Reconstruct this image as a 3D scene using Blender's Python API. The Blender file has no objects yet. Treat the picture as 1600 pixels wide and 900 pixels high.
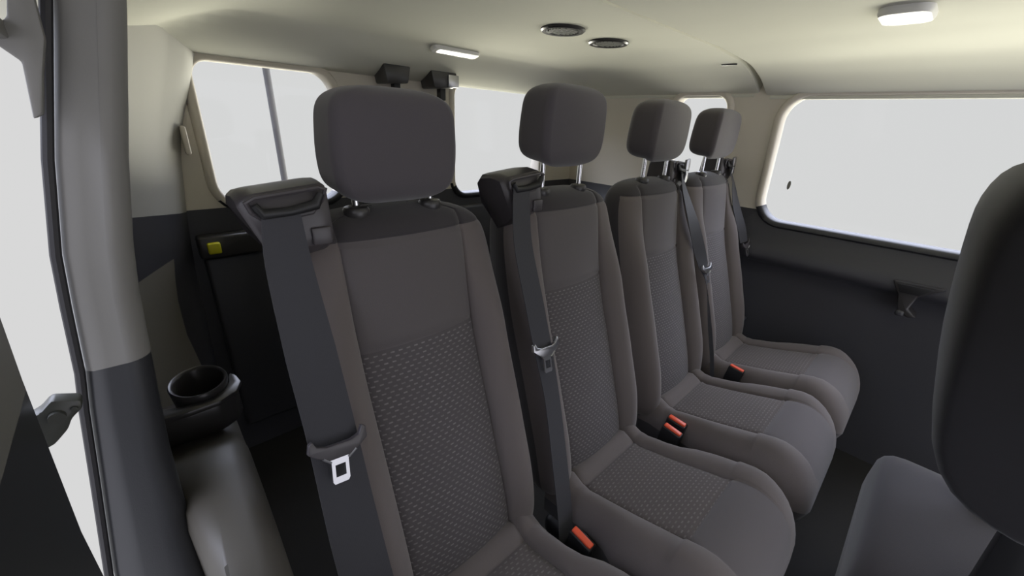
import bpy, bmesh, math, random
from mathutils import Vector, Matrix
from mathutils.geometry import tessellate_polygon
random.seed(4)
S = bpy.context.scene
COL = S.collection
EYE = 1.27          # eye height above the van floor; coordinates below are written relative to the eye, then lifted

# ------------------------------------------------------------------ camera
cam_d = bpy.data.cameras.new('camera'); cam = bpy.data.objects.new('camera', cam_d); COL.objects.link(cam)
cam_d.sensor_width = 36; cam_d.lens = 619.19 / 1600 * 36; cam_d.clip_start = 0.02
yaw, pitch, roll = math.radians(44.118), math.radians(22.512), math.radians(2.833)
fw = Vector((math.sin(yaw)*math.cos(pitch), math.cos(yaw)*math.cos(pitch), -math.sin(pitch)))
rt = Vector((math.cos(yaw), -math.sin(yaw), 0)); up = rt.cross(fw)
r2 = rt*math.cos(roll) + up*math.sin(roll); u2 = up*math.cos(roll) - rt*math.sin(roll)
M = Matrix((r2, u2, -fw)).transposed().to_4x4(); M.translation = Vector((0, 0, EYE))
cam.matrix_world = M
S.camera = cam
S.view_settings.view_transform = 'Standard'; S.view_settings.look = 'None'
S.view_settings.gamma = 1; S.view_settings.exposure = 0.0; S.view_settings.use_curve_mapping = False

# ------------------------------------------------------------------ world: overcast sky; overhead, behind the door and sunlit ground brightened to light the cabin
W = bpy.data.worlds.new('sky'); S.world = W; W.use_nodes = True
nt = W.node_tree; nt.nodes.clear()
def N(tree, t, **k):
    n = tree.nodes.new(t)
    for a, b in k.items():
        if a in n.inputs: n.inputs[a].default_value = b
        else: setattr(n, a, b)
    return n
tc = N(nt, 'ShaderNodeTexCoord'); sep = N(nt, 'ShaderNodeSeparateXYZ'); nt.links.new(tc.outputs['Generated'], sep.inputs[0])
def mrange(src, a, b):
    m = N(nt, 'ShaderNodeMapRange'); m.interpolation_type = 'SMOOTHSTEP'
    m.inputs['From Min'].default_value = a; m.inputs['From Max'].default_value = b
    nt.links.new(src, m.inputs['Value']); return m.outputs['Result']
dot = N(nt, 'ShaderNodeVectorMath', operation='DOT_PRODUCT'); dot.inputs[1].default_value = (-0.30, -0.95, 0.0)
nt.links.new(tc.outputs['Generated'], dot.inputs[0])
f_up = mrange(sep.outputs['Z'], 0.13, 0.40)
neg = N(nt, 'ShaderNodeMath', operation='MULTIPLY'); neg.inputs[1].default_value = -1; nt.links.new(sep.outputs['Z'], neg.inputs[0])
f_dn1 = mrange(neg.outputs[0], 0.19, 0.28)
f_sh = mrange(neg.outputs[0], 0.66, 0.42)         # ground glow faded out close by, to keep the ceiling cove darker
fm0 = N(nt, 'ShaderNodeMath', operation='MULTIPLY'); nt.links.new(f_dn1, fm0.inputs[0]); nt.links.new(f_sh, fm0.inputs[1]); f_dn0 = fm0.outputs[0]
f_sx = mrange(sep.outputs['X'], -0.05, 0.35)      # ground glow cut on the door side, to keep the door gap grey
fm = N(nt, 'ShaderNodeMath', operation='MULTIPLY'); nt.links.new(f_dn0, fm.inputs[0]); nt.links.new(f_sx, fm.inputs[1]); f_dn = fm.outputs[0]
f_bk = mrange(dot.outputs['Value'], 0.15, 0.7)
BASE, UPC, DNC, BKC = (0.686, 0.686, 0.686), (5.6, 5.9, 7.2), (17.5, 17.0, 14.4), (1.40, 1.40, 1.55)
prev = None
def mixc(fac, a, b):
    m = N(nt, 'ShaderNodeMix', data_type='RGBA')
    nt.links.new(fac, m.inputs['Factor'])
    if isinstance(a, tuple): m.inputs['A'].default_value = (*a, 1)
    else: nt.links.new(a, m.inputs['A'])
    m.inputs['B'].default_value = (*b, 1)
    return m.outputs['Result']
c = mixc(f_up, BASE, UPC); c = mixc(f_dn, c, DNC); c = mixc(f_bk, c, BKC)
bg = N(nt, 'ShaderNodeBackground'); nt.links.new(c, bg.inputs['Color']); bg.inputs['Strength'].default_value = 1.0
wo = N(nt, 'ShaderNodeOutputWorld'); nt.links.new(bg.outputs[0], wo.inputs['Surface'])

# ------------------------------------------------------------------ materials
def material(name, col, rough=0.6, metal=0.0, bump=0.0, bscale=400.0, var=0.0, vscale=6.0, sheen=0.0, emit=None, spec=0.5, coat=0.0):
    m = bpy.data.materials.new(name); m.use_nodes = True; t = m.node_tree
    b = t.nodes['Principled BSDF']
    b.inputs['Roughness'].default_value = rough; b.inputs['Metallic'].default_value = metal
    b.inputs['Specular IOR Level'].default_value = spec; b.inputs['Coat Weight'].default_value = coat
    b.inputs['Base Color'].default_value = (*col, 1)
    if sheen: b.inputs['Sheen Weight'].default_value = sheen; b.inputs['Sheen Roughness'].default_value = 0.5
    co = N(t, 'ShaderNodeTexCoord')
    nz = N(t, 'ShaderNodeTexNoise'); nz.inputs['Scale'].default_value = vscale; nz.inputs['Detail'].default_value = 3
    t.links.new(co.outputs['Object'], nz.inputs['Vector'])
    if var:
        mx = N(t, 'ShaderNodeMix', data_type='RGBA'); t.links.new(nz.outputs['Fac'], mx.inputs['Factor'])
        mx.inputs['A'].default_value = (*[x*(1-var) for x in col], 1); mx.inputs['B'].default_value = (*[x*(1+var) for x in col], 1)
        t.links.new(mx.outputs['Result'], b.inputs['Base Color'])
    if bump:
        n2 = N(t, 'ShaderNodeTexNoise'); n2.inputs['Scale'].default_value = bscale; t.links.new(co.outputs['Object'], n2.inputs['Vector'])
        bp = N(t, 'ShaderNodeBump'); bp.inputs['Strength'].default_value = bump; bp.inputs['Distance'].default_value = 0.001
        t.links.new(n2.outputs['Fac'], bp.inputs['Height']); t.links.new(bp.outputs['Normal'], b.inputs['Normal'])
    if emit:
        b.inputs['Emission Color'].default_value = (*emit[0], 1); b.inputs['Emission Strength'].default_value = emit[1]
    return m

def dash_material(name, col, dash, axis, su, sv, ru=0.24, rv=0.15):
    """woven fabric with staggered short pale dashes; axis is the second object coordinate ('Z' on backs, 'Y' on seats)"""
    m = material(name, col, 0.9, bump=0.25, bscale=900, sheen=0.15, spec=0.2); t = m.node_tree; b = t.nodes['Principled BSDF']
    co = N(t, 'ShaderNodeTexCoord'); sp = N(t, 'ShaderNodeSeparateXYZ'); t.links.new(co.outputs['Object'], sp.inputs[0])
    def mt(op, a, bb=None, cc=None):
        n = N(t, 'ShaderNodeMath', operation=op)
        for i, x in enumerate((a, bb, cc)):
            if x is None: continue
            if isinstance(x, (int, float)): n.inputs[i].default_value = x
            else: t.links.new(x, n.inputs[i])
        return n.outputs[0]
    v = mt('MULTIPLY', sp.outputs[axis], 1/sv); row = mt('FLOOR', v)
    u = mt('ADD', mt('MULTIPLY', sp.outputs['X'], 1/su), mt('MULTIPLY', row, 0.5))
    du = mt('ABSOLUTE', mt('SUBTRACT', mt('FRACT', u), 0.5)); dv = mt('ABSOLUTE', mt('SUBTRACT', mt('FRACT', v), 0.5))
    def soft(x, r):
        n = N(t, 'ShaderNodeMapRange'); n.interpolation_type = 'SMOOTHSTEP'
        n.inputs['From Min'].default_value = r + 0.07; n.inputs['From Max'].default_value = r - 0.07
        t.links.new(x, n.inputs['Value']); return n.outputs['Result']
    mask = mt('MULTIPLY', soft(du, ru), soft(dv, rv))
    nz = N(t, 'ShaderNodeTexNoise'); nz.inputs['Scale'].default_value = 55; t.links.new(co.outputs['Object'], nz.inputs['Vector'])
    mask = mt('MULTIPLY', mask, mt('MULTIPLY_ADD', nz.outputs['Fac'], 1.6, -0.05))
    mx = N(t, 'ShaderNodeMix', data_type='RGBA'); t.links.new(mask, mx.inputs['Factor'])
    mx.inputs['A'].default_value = (*col, 1); mx.inputs['B'].default_value = (*dash, 1)
    t.links.new(mx.outputs['Result'], b.inputs['Base Color'])
    bp = N(t, 'ShaderNodeBump'); bp.inputs['Strength'].default_value = 0.25; bp.inputs['Distance'].default_value = 0.001
    t.links.new(mask, bp.inputs['Height']); t.links.new(bp.outputs['Normal'], b.inputs['Normal'])
    return m

FAB = material('warm grey seat fabric', (0.134, 0.116, 0.112), 0.9, bump=0.3, bscale=900, sheen=0.25, spec=0.2)
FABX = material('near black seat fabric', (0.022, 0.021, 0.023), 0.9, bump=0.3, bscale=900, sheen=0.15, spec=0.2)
FABP = material('plain slate seat fabric', (0.108, 0.097, 0.099), 0.9, bump=0.3, bscale=900, sheen=0.25, spec=0.2)
FABD = material('charcoal seat fabric', (0.044, 0.040, 0.043), 0.9, bump=0.3, bscale=900, sheen=0.25, spec=0.2)
PATB = dash_material('dashed back fabric', (0.088, 0.080, 0.083), (0.20, 0.185, 0.187), 'Z', 0.0150, 0.0086)
PATS = dash_material('dashed seat fabric', (0.106, 0.092, 0.089), (0.19, 0.172, 0.168), 'Y', 0.0150, 0.0100)
HEAD = material('headrest fabric', (0.086, 0.077, 0.084), 0.9, bump=0.3, bscale=900, sheen=0.3, spec=0.2)
PIPE = material('seam thread', (0.05, 0.046, 0.046), 0.9)
LINER = material('pale headliner', (0.68, 0.67, 0.575), 0.95, bump=0.15, bscale=600, var=0.03, spec=0.2)
LIGHT = material('pale grey trim plastic', (0.66, 0.61, 0.52), 0.68, bump=0.05, bscale=700, var=0.02)  # same plastic as the near trim, lightened for the light on the far side
NEARL = material('shade-toned near trim plastic', (0.185, 0.18, 0.168), 0.6, bump=0.05, bscale=700, var=0.02)  # same plastic as LIGHT, darkened for the dimmer light on the near side
DARK = material('dark slate trim plastic', (0.055, 0.055, 0.062), 0.42, bump=0.08, bscale=700)
TAUPE = material('taupe trim plastic', (0.066, 0.060, 0.049), 0.50, bump=0.05, bscale=700)
TRIMLIT = material('light-toned lower quarter trim', (0.20, 0.185, 0.155), 0.42, bump=0.05, bscale=700)  # dark quarter trim with the brown light falling on it put into the colour
QUART = material('light grey quarter trim', (0.42, 0.41, 0.37), 0.65, bump=0.05, bscale=700)
NEARD = material('dark near trim plastic', (0.028, 0.029, 0.032), 0.4, bump=0.08, bscale=700)
DARKS = material('dark satin plastic', (0.040, 0.038, 0.038), 0.32)
BLACK = material('black plastic', (0.012, 0.012, 0.013), 0.5)
HOUS = material('dark housing plastic', (0.060, 0.054, 0.058), 0.38)
RUB = material('black rubber seal', (0.015, 0.014, 0.016), 0.6)
CHROME = material('polished steel', (0.80, 0.80, 0.80), 0.16, 1.0)
SATIN = material('satin steel', (0.52, 0.52, 0.53), 0.30, 1.0)
ORANGE = material('red orange release plastic', (0.80, 0.095, 0.035), 0.35)
YELLOW = material('yellow release plastic', (0.62, 0.58, 0.02), 0.4)
FLOORM = material('black floor mat', (0.02, 0.019, 0.018), 0.8, bump=0.3, bscale=300, var=0.2)
LAMPW = material('lit lamp lens', (0.9, 0.9, 0.88), 0.3, emit=((1.0, 0.97, 0.9), 2.5))
LAMPF = material('white lamp bezel', (0.75, 0.74, 0.70), 0.4)
VENT = material('vent grille grey', (0.20, 0.20, 0.18), 0.45)
POST = material('painted grey post', (0.055, 0.053, 0.053), 0.7)
BRACK = material('dark greenish casting', (0.05, 0.052, 0.045), 0.4)

def webbing_material():
    m = material('belt webbing', (0.034, 0.034, 0.040), 0.6, sheen=0.2, spec=0.3); t = m.node_tree; b = t.nodes['Principled BSDF']
    co = N(t, 'ShaderNodeTexCoord'); w = N(t, 'ShaderNodeTexWave'); w.inputs['Scale'].default_value = 130
    w.bands_direction = 'X'; t.links.new(co.outputs['Object'], w.inputs['Vector'])
    bp = N(t, 'ShaderNodeBump'); bp.inputs['Strength'].default_value = 0.15; bp.inputs['Distance'].default_value = 0.0005
    t.links.new(w.outputs['Fac'], bp.inputs['Height']); t.links.new(bp.outputs['Normal'], b.inputs['Normal'])
    return m
WEB = webbing_material()

def glass_material():
    m = bpy.data.materials.new('clear pane'); m.use_nodes = True; t = m.node_tree; t.nodes.clear()
    o = N(t, 'ShaderNodeOutputMaterial'); mx = N(t, 'ShaderNodeMixShader'); tr = N(t, 'ShaderNodeBsdfTransparent')
    gl = N(t, 'ShaderNodeBsdfGlossy'); gl.inputs['Roughness'].default_value = 0.02
    tr.inputs['Color'].default_value = (0.99, 0.995, 0.995, 1)
    mx.inputs['Fac'].default_value = 0.008
    t.links.new(tr.outputs[0], mx.inputs[1]); t.links.new(gl.outputs[0], mx.inputs[2]); t.links.new(mx.outputs[0], o.inputs['Surface'])
    return m
GLASS = glass_material()

# ------------------------------------------------------------------ helpers
def root(name, x, y, z, label, cat, group=None, kind=None):
    o = bpy.data.objects.new(name, None); COL.objects.link(o); o.empty_display_size = 0.05
    o.location = (x, y, z + EYE); o['label'] = label; o['category'] = cat
    if group: o['group'] = group
    if kind: o['kind'] = kind
    return o
def wloc(o):
    v = Vector((0, 0, 0))
    while o is not None: v += o.location; o = o.parent
    return v
def link(name, bm, mats, parent=None, smooth=True, label=None, cat=None, kind=None, group=None, angle=40, recalc=True, origin=None):
    if recalc: bmesh.ops.recalc_face_normals(bm, faces=bm.faces)
    me = bpy.data.meshes.new(name)
    if parent is not None: off = wloc(parent); loc = Vector((0, 0, 0))
    else:
        if origin is None:
            lo = Vector([min(v.co[i] for v in bm.verts) for i in range(3)]); hi = Vector([max(v.co[i] for v in bm.verts) for i in range(3)])
            origin = Vector(((lo.x+hi.x)/2, (lo.y+hi.y)/2, lo.z))
        off = Vector(origin) + Vector((0, 0, EYE)); loc = off.copy()
    for v in bm.verts: v.co = v.co + Vector((0, 0, EYE)) - off
    bm.to_mesh(me); bm.free()
    for m in (mats if isinstance(mats, (list, tuple)) else [mats]): me.materials.append(m)
    if smooth:
        for p in me.polygons: p.use_smooth = True
        me.set_sharp_from_angle(angle=math.radians(angle))
    o = bpy.data.objects.new(name, me); COL.objects.link(o); o.location = loc; o.parent = parent
    if label: o['label'] = label
    if cat: o['category'] = cat
    if kind: o['kind'] = kind
    if group: o['group'] = group
    return o

def add_loft(bm, rings, closed=True, caps=True, matf=None):
    vs = [[bm.verts.new(p) for p in r] for r in rings]; n = len(rings[0])
    for i in range(len(rings)-1):
        for j in range(n if closed else n-1):
            k = (j+1) % n
            f = bm.faces.new((vs[i][j], vs[i][k], vs[i+1][k], vs[i+1][j]))
            if matf: f.material_index = matf(i, j)
    if caps and closed:
        for r, ii in ((vs[0], 0), (vs[-1], len(rings)-2)):
            f = bm.faces.new(r if ii else r[::-1])
            if matf: f.material_index = matf(ii, 0)
    return vs
def add_box(bm, lo, hi, r=0.0, seg=2, rot=None, taper=None):
    lo = Vector(lo); hi = Vector(hi); c = (lo+hi)/2; d = hi-lo
    b2 = bmesh.new(); bmesh.ops.create_cube(b2, size=1)
    for v in b2.verts:
        v.co = Vector((v.co.x*d.x, v.co.y*d.y, v.co.z*d.z))
        if taper and v.co.z < 0: v.co.x *= taper[0]; v.co.y *= taper[1]
    if r: bmesh.ops.bevel(b2, geom=b2.edges[:], offset=min(r, min(d)*0.49), segments=seg, profile=0.5, affect='EDGES')
    if rot: bmesh.ops.rotate(b2, verts=b2.verts, cent=(0, 0, 0), matrix=rot)
    bmesh.ops.translate(b2, verts=b2.verts, vec=c)
    merge(bm, b2)
def merge(bm, b2):
    mp = {v: bm.verts.new(v.co) for v in b2.verts}
    for f in b2.faces:
        nf = bm.faces.new([mp[v] for v in f.verts]); nf.material_index = f.material_index
    b2.free()
def add_tube(bm, pts, rad, n=14, caps=True):
    pts = [Vector(p) for p in pts]; rings = []
    rads = rad if isinstance(rad, (list, tuple)) else [rad]*len(pts)
    prev_u = None
    for i, p in enumerate(pts):
        t = (pts[min(i+1, len(pts)-1)] - pts[max(i-1, 0)]).normalized()
        u = prev_u - t*prev_u.dot(t) if prev_u else t.cross(Vector((0, 0, 1)) if abs(t.z) < 0.9 else Vector((1, 0, 0)))
        u.normalize(); prev_u = u; v = t.cross(u)
        rings.append([p + (u*math.cos(2*math.pi*k/n) + v*math.sin(2*math.pi*k/n))*rads[i] for k in range(n)])
    add_loft(bm, rings, caps=caps)
def add_lathe(bm, c, prof, n=40, axis='Z', sx=1, sy=1):
    rings = []
    for r, h in prof:
        ring = []
        for k in range(n):
            a = 2*math.pi*k/n; ca, sa = math.cos(a)*r*sx, math.sin(a)*r*sy
            ring.append(Vector(c) + (Vector((ca, sa, h)) if axis == 'Z' else Vector((ca, h, sa)) if axis == 'Y' else Vector((h, ca, sa))))
        rings.append(ring)
    add_loft(bm, rings)
def add_prism(bm, poly, a, b, plane='XZ', r=0):
    """polygon in a plane extruded between coordinates a and b along the third axis"""
    def P(u, v, w): return {'XZ': (u, w, v), 'YZ': (w, u, v), 'XY': (u, v, w)}[plane]
    b2 = bmesh.new()
    v0 = [b2.verts.new(P(u, v, a)) for u, v in poly]; v1 = [b2.verts.new(P(u, v, b)) for u, v in poly]
    b2.faces.new(v0); b2.faces.new(v1[::-1]); n = len(poly)
    for i in range(n): b2.faces.new((v0[i], v1[i], v1[(i+1) % n], v0[(i+1) % n]))
    bmesh.ops.recalc_face_normals(b2, faces=b2.faces)
    if r: bmesh.ops.bevel(b2, geom=b2.edges[:], offset=r, segments=2, profile=0.5, affect='EDGES', clamp_overlap=True)
    merge(bm, b2)
def interp(x, xs, ys):
    if x <= xs[0]: return ys[0]
    for i in range(1, len(xs)):
        if x <= xs[i]:
            t = (x-xs[i-1])/(xs[i]-xs[i-1]); return ys[i-1] + t*(ys[i]-ys[i-1])
    return ys[-1]
def sinterp(x, xs, ys):
    """monotone smooth (cubic Hermite) interpolation"""
    if x <= xs[0]: return ys[0]
    if x >= xs[-1]: return ys[-1]
    n = len(xs); d = [(ys[i+1]-ys[i])/(xs[i+1]-xs[i]) for i in range(n-1)]
    m = [d[0]] + [0 if d[i-1]*d[i] <= 0 else 2*d[i-1]*d[i]/(d[i-1]+d[i]) for i in range(1, n-1)] + [d[-1]]
    for i in range(1, n):
        if x <= xs[i]:
            h = xs[i]-xs[i-1]; t = (x-xs[i-1])/h
            return ((2*t**3-3*t*t+1)*ys[i-1] + (t**3-2*t*t+t)*h*m[i-1] + (-2*t**3+3*t*t)*ys[i] + (t**3-t*t)*h*m[i])
def sstep(a, b, x):
    t = max(0, min(1, (x-a)/(b-a))); return t*t*(3-2*t)
def rrect(u0, u1, v0, v1, r, n=8):
    """rounded rectangle, counter-clockwise; r may be one radius or four (bl, br, tr, tl)"""
    rs = r if isinstance(r, (list, tuple)) else [r]*4; out = []
    for (cu, cv, a0, q) in ((u0+rs[0], v0+rs[0], 180, rs[0]), (u1-rs[1], v0+rs[1], 270, rs[1]), (u1-rs[2], v1-rs[2], 0, rs[2]), (u0+rs[3], v1-rs[3], 90, rs[3])):
        for k in range(n+1):
            a = math.radians(a0 + 90*k/n); out.append((cu+q*math.cos(a), cv+q*math.sin(a)))
    return out

# ------------------------------------------------------------------ setting: walls with window openings
BELT = -0.300
def wall_mesh(outer, holes, mapf, cuts, thick, mat_cut):
    """flat (u, v) sheet with holes -> bent by mapf(u, v, depth); faces under mat_cut get slot 1"""
    loops = [[Vector((u, v, 0)) for u, v in outer]] + [[Vector((u, v, 0)) for u, v in h] for h in holes]
    tri = tessellate_polygon(loops); flat = [p for l in loops for p in l]
    bm = bmesh.new(); vs = [bm.verts.new(p) for p in flat]
    for t in tri:
        try: bm.faces.new([vs[i] for i in t])
        except ValueError: pass
    for z in cuts:
        bmesh.ops.bisect_plane(bm, geom=bm.verts[:]+bm.edges[:]+bm.faces[:], dist=1e-6, plane_co=(0, z, 0), plane_no=(0, 1, 0))
    for f in bm.faces: f.material_index = 1 if f.calc_center_median().y < mat_cut else 0
    ret = bmesh.ops.extrude_face_region(bm, geom=bm.faces[:])
    for v in [e for e in ret['geom'] if isinstance(e, bmesh.types.BMVert)]: v.co.z = 1
    for v in bm.verts: v.co = Vector(mapf(v.co.x, v.co.y, v.co.z*thick))
    return bm
def frame_mesh(path, mapf, prof):
    """path (u, v) ccw around an opening; prof = (outset, depth) pairs"""
    n = len(path); rings = []
    for i in range(n):
        a = Vector(path[i-1]); b = Vector(path[(i+1) % n]); t = (b-a).normalized(); nn = Vector((t.y, -t.x))
        rings.append([mapf(path[i][0]+nn.x*o, path[i][1]+nn.y*o, -d) for o, d in prof])
    bm = bmesh.new(); add_loft(bm, rings+[rings[0]], closed=True, caps=False)
    bmesh.ops.remove_doubles(bm, verts=bm.verts, dist=1e-5)
    return bm
def side_x(z):
    return interp(z, [-1.27, -0.60, -0.53, -0.52, -0.50, -0.48, -0.45, BELT, 0.25], [2.03, 2.02, 2.005, 1.990, 1.962, 1.956, 1.974, 2.0, 1.925])
def far(u, v, d): return (side_x(v)+d, u, v)
def near(u, v, d): return (0.0 - (side_x(v)-1.905) - d, u, v)
def rear(u, v, d): return (u, 1.60+d, v)
PROF = [(0.0, -0.05), (0.0, 0.006), (0.006, 0.012), (0.020, 0.012), (0.028, 0.0), (0.028, -0.05)]
def grown(w, g=0.012):
    r = w[4] if isinstance(w[4], (list, tuple)) else [w[4]]*4
    return rrect(w[0]-g, w[1]+g, w[2]-g, w[3]+g, [q+g for q in r])
def side_windows(prefix, mapf, wins, yr, name, first):
    holes = [grown(w) for w in wins]
    bm = wall_mesh([(yr[0], -1.27), (yr[1], -1.27), (yr[1], 0.26), (yr[0], 0.26)], holes, mapf, [-0.60, -0.53, -0.52, -0.50, -0.48, -0.45, BELT], 0.05, BELT)
    o = link(name, bm, [LIGHT, DARK], kind='structure', angle=50)
    for i, w in enumerate(wins): pane('window_%d' % (first+i), mapf, w)
    return o
def pane(name, mapf, w):
    p = rrect(*w)
    b = frame_mesh(p, mapf, PROF)
    for f in b.faces: f.material_index = 1 if f.calc_center_median().z < BELT + 0.02 else 0
    fr = link(name, b, [LIGHT, NEARD], kind='structure', angle=60)
    b = bmesh.new(); lo = [b.verts.new(mapf(u, v, 0.034)) for u, v in p]; hi = [b.verts.new(mapf(u, v, 0.038)) for u, v in p]
    b.faces.new(lo); b.faces.new(hi[::-1])
    for i in range(len(p)): b.faces.new((lo[i], hi[i], hi[(i+1) % len(p)], lo[(i+1) % len(p)]))
    link('pane', b, GLASS, fr, smooth=False, label='clear glass pane')
    return fr

side_windows('far', far, [(-1.02, 0.520, -0.335, 0.147, (0.09, 0.09, 0.09, 0.09)), (0.735, 0.965, -0.20, 0.150, 0.05)], (-1.6, 1.62), 'wall_right', 3)

# rear doors
LW = (0.205, 0.605, -0.300, 0.132, (0.085, 0.085, 0.06, 0.05)); RW = (1.135, 1.700, -0.325, 0.150, (0.07, 0.08, 0.07, 0.05))
def rear_door(name, u0, u1, win):
    bm = wall_mesh([(u0, -1.27), (u1, -1.27), (u1, 0.26), (u0, 0.26)], [grown(win)], rear, [BELT], 0.04, BELT)
    return link(name, bm, [LIGHT, DARK], kind='structure', angle=50)
d1 = rear_door('door_1', 0.02, 0.852, LW); d2 = rear_door('door_2', 0.862, 2.04, RW)
pane('window_1', rear, LW); pane('window_2', rear, RW)
bm = bmesh.new(); add_box(bm, (0.846, 1.585, -1.27), (0.868, 1.61, 0.22), 0.004); link('trim_1', bm, RUB, kind='structure')
# the padded lower panel of the left rear door with its recess
bm = bmesh.new(); add_box(bm, (0.12, 1.575, -1.15), (0.80, 1.605, -0.455), 0.012, 3); link('trim_2', bm, DARK, kind='structure')
bm = bmesh.new(); add_box(bm, (0.92, 1.575, -1.15), (1.80, 1.605, -0.385), 0.012, 3); link('trim_3', bm, DARK, kind='structure')

# floor
bm = bmesh.new(); add_box(bm, (-0.16, -1.6, -1.30), (2.06, 1.65, -1.27)); link('floor', bm, FLOORM, kind='structure', smooth=False)

# ceiling: one moulded surface with a lateral groove between its two panels
def ceil_z(x, y):
    fx = sinterp(x, [1.40, 1.66, 1.80, 1.90, 1.945, 1.97], [0.0, 0.012, 0.038, 0.075, 0.095, 0.105]) if x > 1.0 else \
         sinterp(-x, [-0.42, -0.30, -0.20, -0.04, 0.05], [0.0, 0.012, 0.040, 0.100, 0.118])
    fy = sinterp(y, [1.30, 1.39, 1.44, 1.53, 1.575, 1.60], [0.0, 0.010, 0.040, 0.084, 0.100, 0.108])
    d = (fx**8 + fy**8)**0.125
    z = 0.25 - min(d, 0.118)
    g = math.exp(-((y-0.61)/0.012)**4)
    z += 0.034*g*sstep(0.45, 0.6, x) - (0.008 if y < 0.61 else 0)*sstep(0.45, 0.6, x)
    return z
xs = [-0.14+0.035*i for i in range(61)] + [1.985]; xs = sorted(set(round(v, 4) for v in xs))
ys = sorted(set([round(-1.6+0.05*i, 4) for i in range(42)] + [0.57, 0.585, 0.594, 0.599, 0.604, 0.61, 0.616, 0.621, 0.626, 0.635, 0.65] + [round(0.70+0.03*i, 4) for i in range(31)] + [1.62]))
bm = bmesh.new(); rows = [[bm.verts.new((x, y, ceil_z(x, y))) for x in xs] for y in ys]
for i in range(len(ys)-1):
    for j in range(len(xs)-1): bm.faces.new((rows[i][j], rows[i][j+1], rows[i+1][j+1], rows[i+1][j]))
bmesh.ops.recalc_face_normals(bm, faces=bm.faces)
ret = bmesh.ops.extrude_face_region(bm, geom=bm.faces[:])
for v in [e for e in ret['geom'] if isinstance(e, bmesh.types.BMVert)]: v.co.z = 0.33
ceiling = link('ceiling', bm, LINER, kind='structure', angle=35)
# thin lip where the headliner meets the far side and the rear
bm = bmesh.new(); add_tube(bm, [(1.945, y, ceil_z(1.945, y)-0.003) for y in (-1.5, -0.9, -0.3, 0.3, 0.58)], 0.009); link('trim_4', bm, LINER, kind='structure')
bm = bmesh.new(); add_tube(bm, [(1.945, y, ceil_z(1.945, min(y, 1.2))-0.003) for y in (0.64, 0.9, 1.2, 1.56)], 0.009); link('trim_5', bm, LINER, kind='structure')

# near side: quarter wall behind the pillar, ending in the rear corner pillar
def quarter():
    zs = [0.30, 0.20, 0.139, 0.061, -0.010, -0.080, -0.146, -0.299, -0.301, -0.349, -0.42, -0.486, -0.55, -0.602, -0.67, -0.80, -1.0, -1.27]
    kb, kc = 1.50/1.28, 1.585/1.5
    bx = lambda z: kb*sinterp(-z/kb, [-0.30, -0.139, -0.061, 0.047, 0.146, 0.237, 0.349, 0.486, 0.602, 0.67, 0.85, 1.27], [0.150, 0.131, 0.107, 0.076, 0.058, 0.052, 0.032, 0.012, 0.010, 0.023, 0.035, 0.035])
    cx = lambda z: kc*sinterp(-z/kc, [-0.30, -0.134, -0.029, 0.054, 0.156, 0.273, 0.459, 0.635, 0.881, 1.27], [0.25, 0.208, 0.172, 0.140, 0.118, 0.103, 0.086, 0.078, 0.070, 0.06])
    rings = []
    for z in zs:
        w = sinterp(-z, [-0.30, -0.084, 0.053, 0.283, 0.585, 1.27], [0.055, 0.022, -0.014, -0.050, -0.095, -0.14])
        r = [(w, 0.66, z), (w-0.035, 0.95, z), (w-0.04, 1.12, z)]
        b = Vector((bx(z), 1.49)); cc = Vector((cx(z), 1.585)); a = Vector((w-0.045, 1.18))
        for k in range(1, 9):
            t = k/8; q0 = a.lerp(b, 0.86); q1 = b.lerp(cc, 0.14)
            if k == 1: p = a.lerp(b, 0.5)
            elif k == 8: p = cc
            elif k == 7: p = b.lerp(cc, 0.6)
            else: tt = (k-2)/4; p = q0.lerp(b, tt).lerp(b.lerp(q1, tt), tt)
            p = Vector(p); r.append((p.x, p.y, z))
        r += [(cx(z)+0.002, 1.594, z), (cx(z)-0.01, 1.60, z), (w-0.02, 1.60, z), (w-0.02, 0.66, z)]
        if abs(z+0.30) < 0.002: r = [(x, y, z*max(0.62, min(1.0, y/1.57))) for x, y, _ in r[:-2]] + r[-2:]
        rings.append(r)
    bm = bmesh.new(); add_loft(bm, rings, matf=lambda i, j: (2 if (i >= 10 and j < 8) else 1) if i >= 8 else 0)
    return link('wall_left', bm, [QUART, DARK, TRIMLIT], kind='structure', angle=50)
quarter()

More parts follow.
